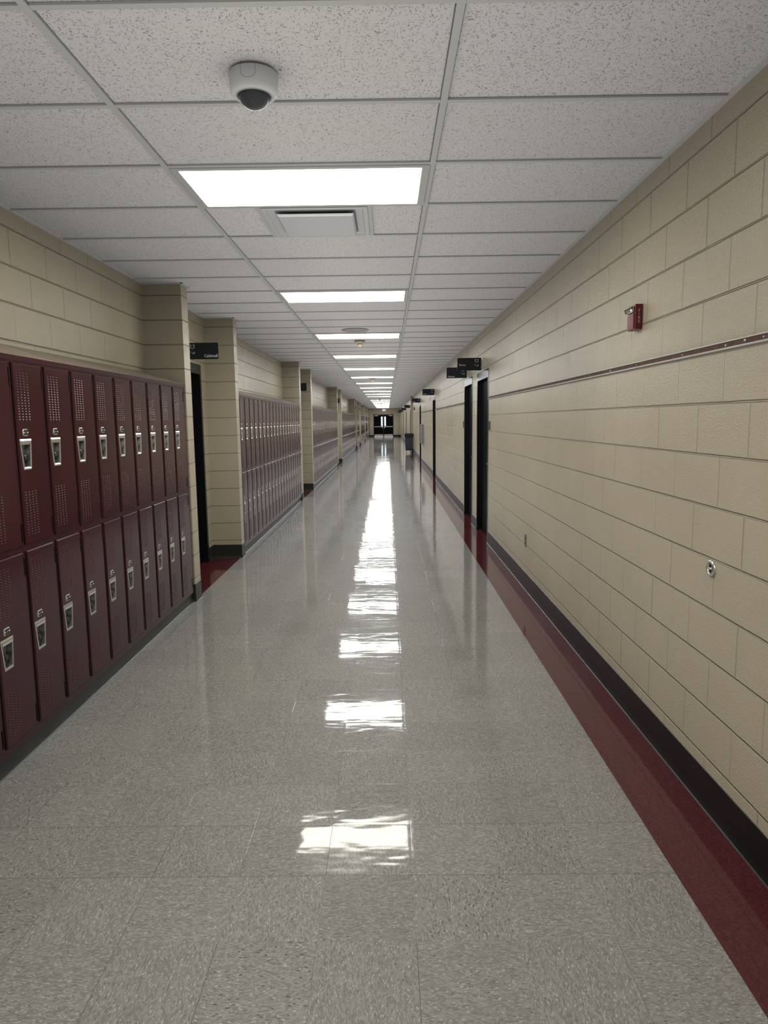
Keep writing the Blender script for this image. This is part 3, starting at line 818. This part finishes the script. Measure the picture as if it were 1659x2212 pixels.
# ------------------------------------------------------------------ display rails on the right wall
def make_rail(y0, y1, label):
    r = empty('display_rail', (RW, y0, 1.820), label, 'display rail', 'cork display rails on the right wall'); L = y1-y0
    m = MB(); m.box(-.012, 0, 0, L, .005, .0095); m.box(-.012, 0, 0, L, .029, .033); m.box(-.015, -.011, 0, L, .003, .0095); m.box(-.0135, -.011, 0, L, .029, .034)
    m.build('aluminium_channel', M['alu'], r)
    m = MB(); m.box(-.0105, -.001, .001, L-.001, .0095, .029); m.build('cork_strip', M['rail_brown'], r)
    return r
ra = make_rail(1.2, 8.725, 'long thin brown cork rail running to the nearest right doorway')
make_rail(11.46, 18.24, 'thin cork rail between the second and third right doorways')
make_rail(19.37, 26.09, 'thin cork rail between the third and fourth right doorways')
m = MB()
for y, z, s_ in ((2.62, .0185, .005), (2.48, .022, .006), (3.0, .018, .004), (3.55, .02, .003), (3.95, .0185, .007), (4.35, .02, .004), (5.0, .018, .003), (2.36, .02, .004), (5.6, .021, .003)):
    m.box(-.0112, -.0104, y-1.2, y-1.2+s_*2.2, z-s_*.6, z+s_*.6)
m.build('torn_paper_scraps', M['white'], ra)

# ------------------------------------------------------------------ fire alarm
r = empty('fire_alarm', (RW, 3.515, 2.012), 'red wall fire alarm with strobe, lettered FIRE', 'fire alarm')
m = MB(); m.prism([(-.038, .0), (0, .0), (0, .122), (-.038, .122)], 0, .105, 'y'); m.build('housing', M['fire_red'], r, bevel=.003)
m = MB(); m.box(-.042, -.037, .008, .097, .006, .076)
for j in range(12): m.box(-.0445, -.0415, .010, .095, .0085+j*.0056, .0115+j*.0056, 1)
m.build('horn_grille', [M['fire_red'], M['fire_red_hi']], r)
m = MB(); m.prism([(-.038, .080), (-.058, .086), (-.062, .104), (-.038, .114)], .014, .091, 'y')
m.build('strobe_lens', M['clear'], r, bevel=.002)
m = MB(); m.box(-.044, -.0375, .02, .085, .084, .110); m.build('strobe_reflector', M['chrome'], r)
for j, ch in enumerate('FIRE'):
    text_mesh('lettering', ch, .020, .0003, M['white'], r, (-.019, -.0034, .083-j*.0175), 'CENTER', .0001)
# far alarm on the right beyond the fourth doorway
r = empty('fire_alarm', (RW, 32.0, 2.03), 'tiny dark red alarm high on the right wall, past the fourth doorway', 'fire alarm')
m = MB(); m.box(-.05, 0, 0, .11, 0, .125); m.build('housing', M['fire_red'], r, bevel=.004)
m = MB(); m.box(-.065, -.05, .02, .09, .085, .115); m.build('strobe_lens', M['clear'], r, bevel=.003)

# ------------------------------------------------------------------ wall fittings, right
r = empty('wall_ring', (RW, 2.663, .981), 'round chrome ring with dark centre low on the right wall', 'wall fitting')
m = MB(); m.lathe([(.0355, 0), (.0355, -.004), (.031, -.010), (.024, -.012), (.0205, -.009), (.0195, -.002)], n=40, axis='x'); m.build('flange', M['chrome'], r)
m = MB(); m.lathe([(.020, -.003), (.012, -.0015), (.0, -.001)], n=32, axis='x'); m.build('recess', M['gap_shade'], r)
m = MB(); m.lathe([(0, -.014), (.004, -.013), (.006, -.002)], n=16, axis='x'); p = m.build('pin', M['chrome'], r)
r = empty('power_outlet', (RW, 6.31, .392), 'dark grey duplex power outlet low on the right wall', 'power outlet')
m = MB(); m.box(-.005, 0, -.036, .036, 0, .118); m.build('cover_plate', M['plate'], r, bevel=.002)
m = MB()
for z in (.036, .082): m.lathe([(0, -.0065), (.014, -.0065), (.015, -.004)], (0, 0, z), 20, 0, 'x')
m.build('socket_face', M['plate_dark'], r)
for y, lb in ((8.62, 'small dark room plate beside the nearest right doorway'), (11.56, 'small dark room plate beyond the second right doorway')):
    r = empty('room_plate', (RW, y, 1.437), lb, 'room plate', 'room plates by the right doorways')
    m = MB(); m.box(-.008, 0, -.05, .05, 0, .115); m.build('plate', M['plate'], r, bevel=.002)
    m = MB(); m.box(-.0085, -.0075, -.042, .042, .01, .105); m.build('dark_insert', M['plate_dark'], r)

r = empty('wall_cabinet', (RW, 24.1, .75), 'shallow grey cabinet on the right wall near the fourth doorway', 'cabinet')
m = MB(); m.box(-.095, 0, 0, .62, 0, .67); m.build('cabinet_body', M['cabinet'], r, bevel=.004)
m = MB(); m.box(-.1, -.095, .02, .60, .02, .65); m.box(-.112, -.1, .04, .055, .28, .40, 1); m.build('cabinet_door', [M['cabinet'], M['chrome']], r, bevel=.001)

# ------------------------------------------------------------------ trash can on a dolly
r = empty('trash_can', (1.045, 33.6, 0), 'tall dark grey trash can with black liner against the right wall', 'trash can')
m = MB()
def frus(m, a0, b0, z0, a1, b1, z1, mi=0, cap='b'):
    lo = [(-a0, -b0, z0), (a0, -b0, z0), (a0, b0, z0), (-a0, b0, z0)]; hi = [(-a1, -b1, z1), (a1, -b1, z1), (a1, b1, z1), (-a1, b1, z1)]
    for i in range(4):
        j = (i+1) % 4; m.face([lo[i], lo[j], hi[j], hi[i]], mi)
    if 'b' in cap: m.face(lo[::-1], mi)
    if 't' in cap: m.face(hi, mi)
frus(m, .175, .17, .135, .20, .195, .90); m.build('can_body', M['bin'], r, bevel=.02, seg=3)
m = MB(); frus(m, .202, .20, .72, .222, .212, .90); frus(m, .222, .212, .90, .19, .185, .935, cap=''); frus(m, .19, .185, .935, .16, .155, .80, cap='t'); m.build('bin_liner', M['bag'], r, bevel=.008)
m = MB(); m.box(-.17, .17, -.165, .165, .112, .135); m.build('dolly', M['bag'], r, bevel=.004)
for sx in (-1, 1):
    for sy in (-1, 1):
        m = MB(); m.lathe([(0, -.014), (.044, -.016), (.050, -.012), (.050, .012), (.044, .016), (0, .014)], (0, 0, 0), 20, 0, 'x')
        c = m.build('caster', M['caster'], r); c.location = (sx*.125, sy*.125, .050)
        m = MB(); m.box(-.02, .02, -.016, .016, -.01, .062); k_ = m.build('caster_fork', M['caster'], r); k_.location = (sx*.125, sy*.125, .050)

# ------------------------------------------------------------------ far end details
r = empty('exit_sign', (-.29, YE-2.0, 2.44), 'white box exit sign hanging before the end doors', 'exit sign')
m = MB(); m.box(-.16, .16, -.025, .025, 0, .19); m.build('sign_box', M['fixture_white'], r, bevel=.006)
m = MB(); m.lathe([(0, .185), (.012, .185), (.012, .288), (.05, .289), (.05, .2912), (0, .2912)], n=16); m.build('stem', M['fixture_white'], r)
r = empty('security_camera', (-1.70, YE, 2.53), 'tiny white camera high on the end wall, left corner', 'security camera')
m = MB(); m.lathe([(0, -.0), (.05, 0), (.05, -.02), (.02, -.03), (.02, -.06)], n=20, axis='y'); m.build('wall_mount', M['cam_white'], r)
m = MB(); m.lathe([(0, -.13), (.05, -.12), (.065, -.09), (.06, -.05), (0, -.05)], n=24, axis='y'); m.build('camera_body', M['cam_white'], r)
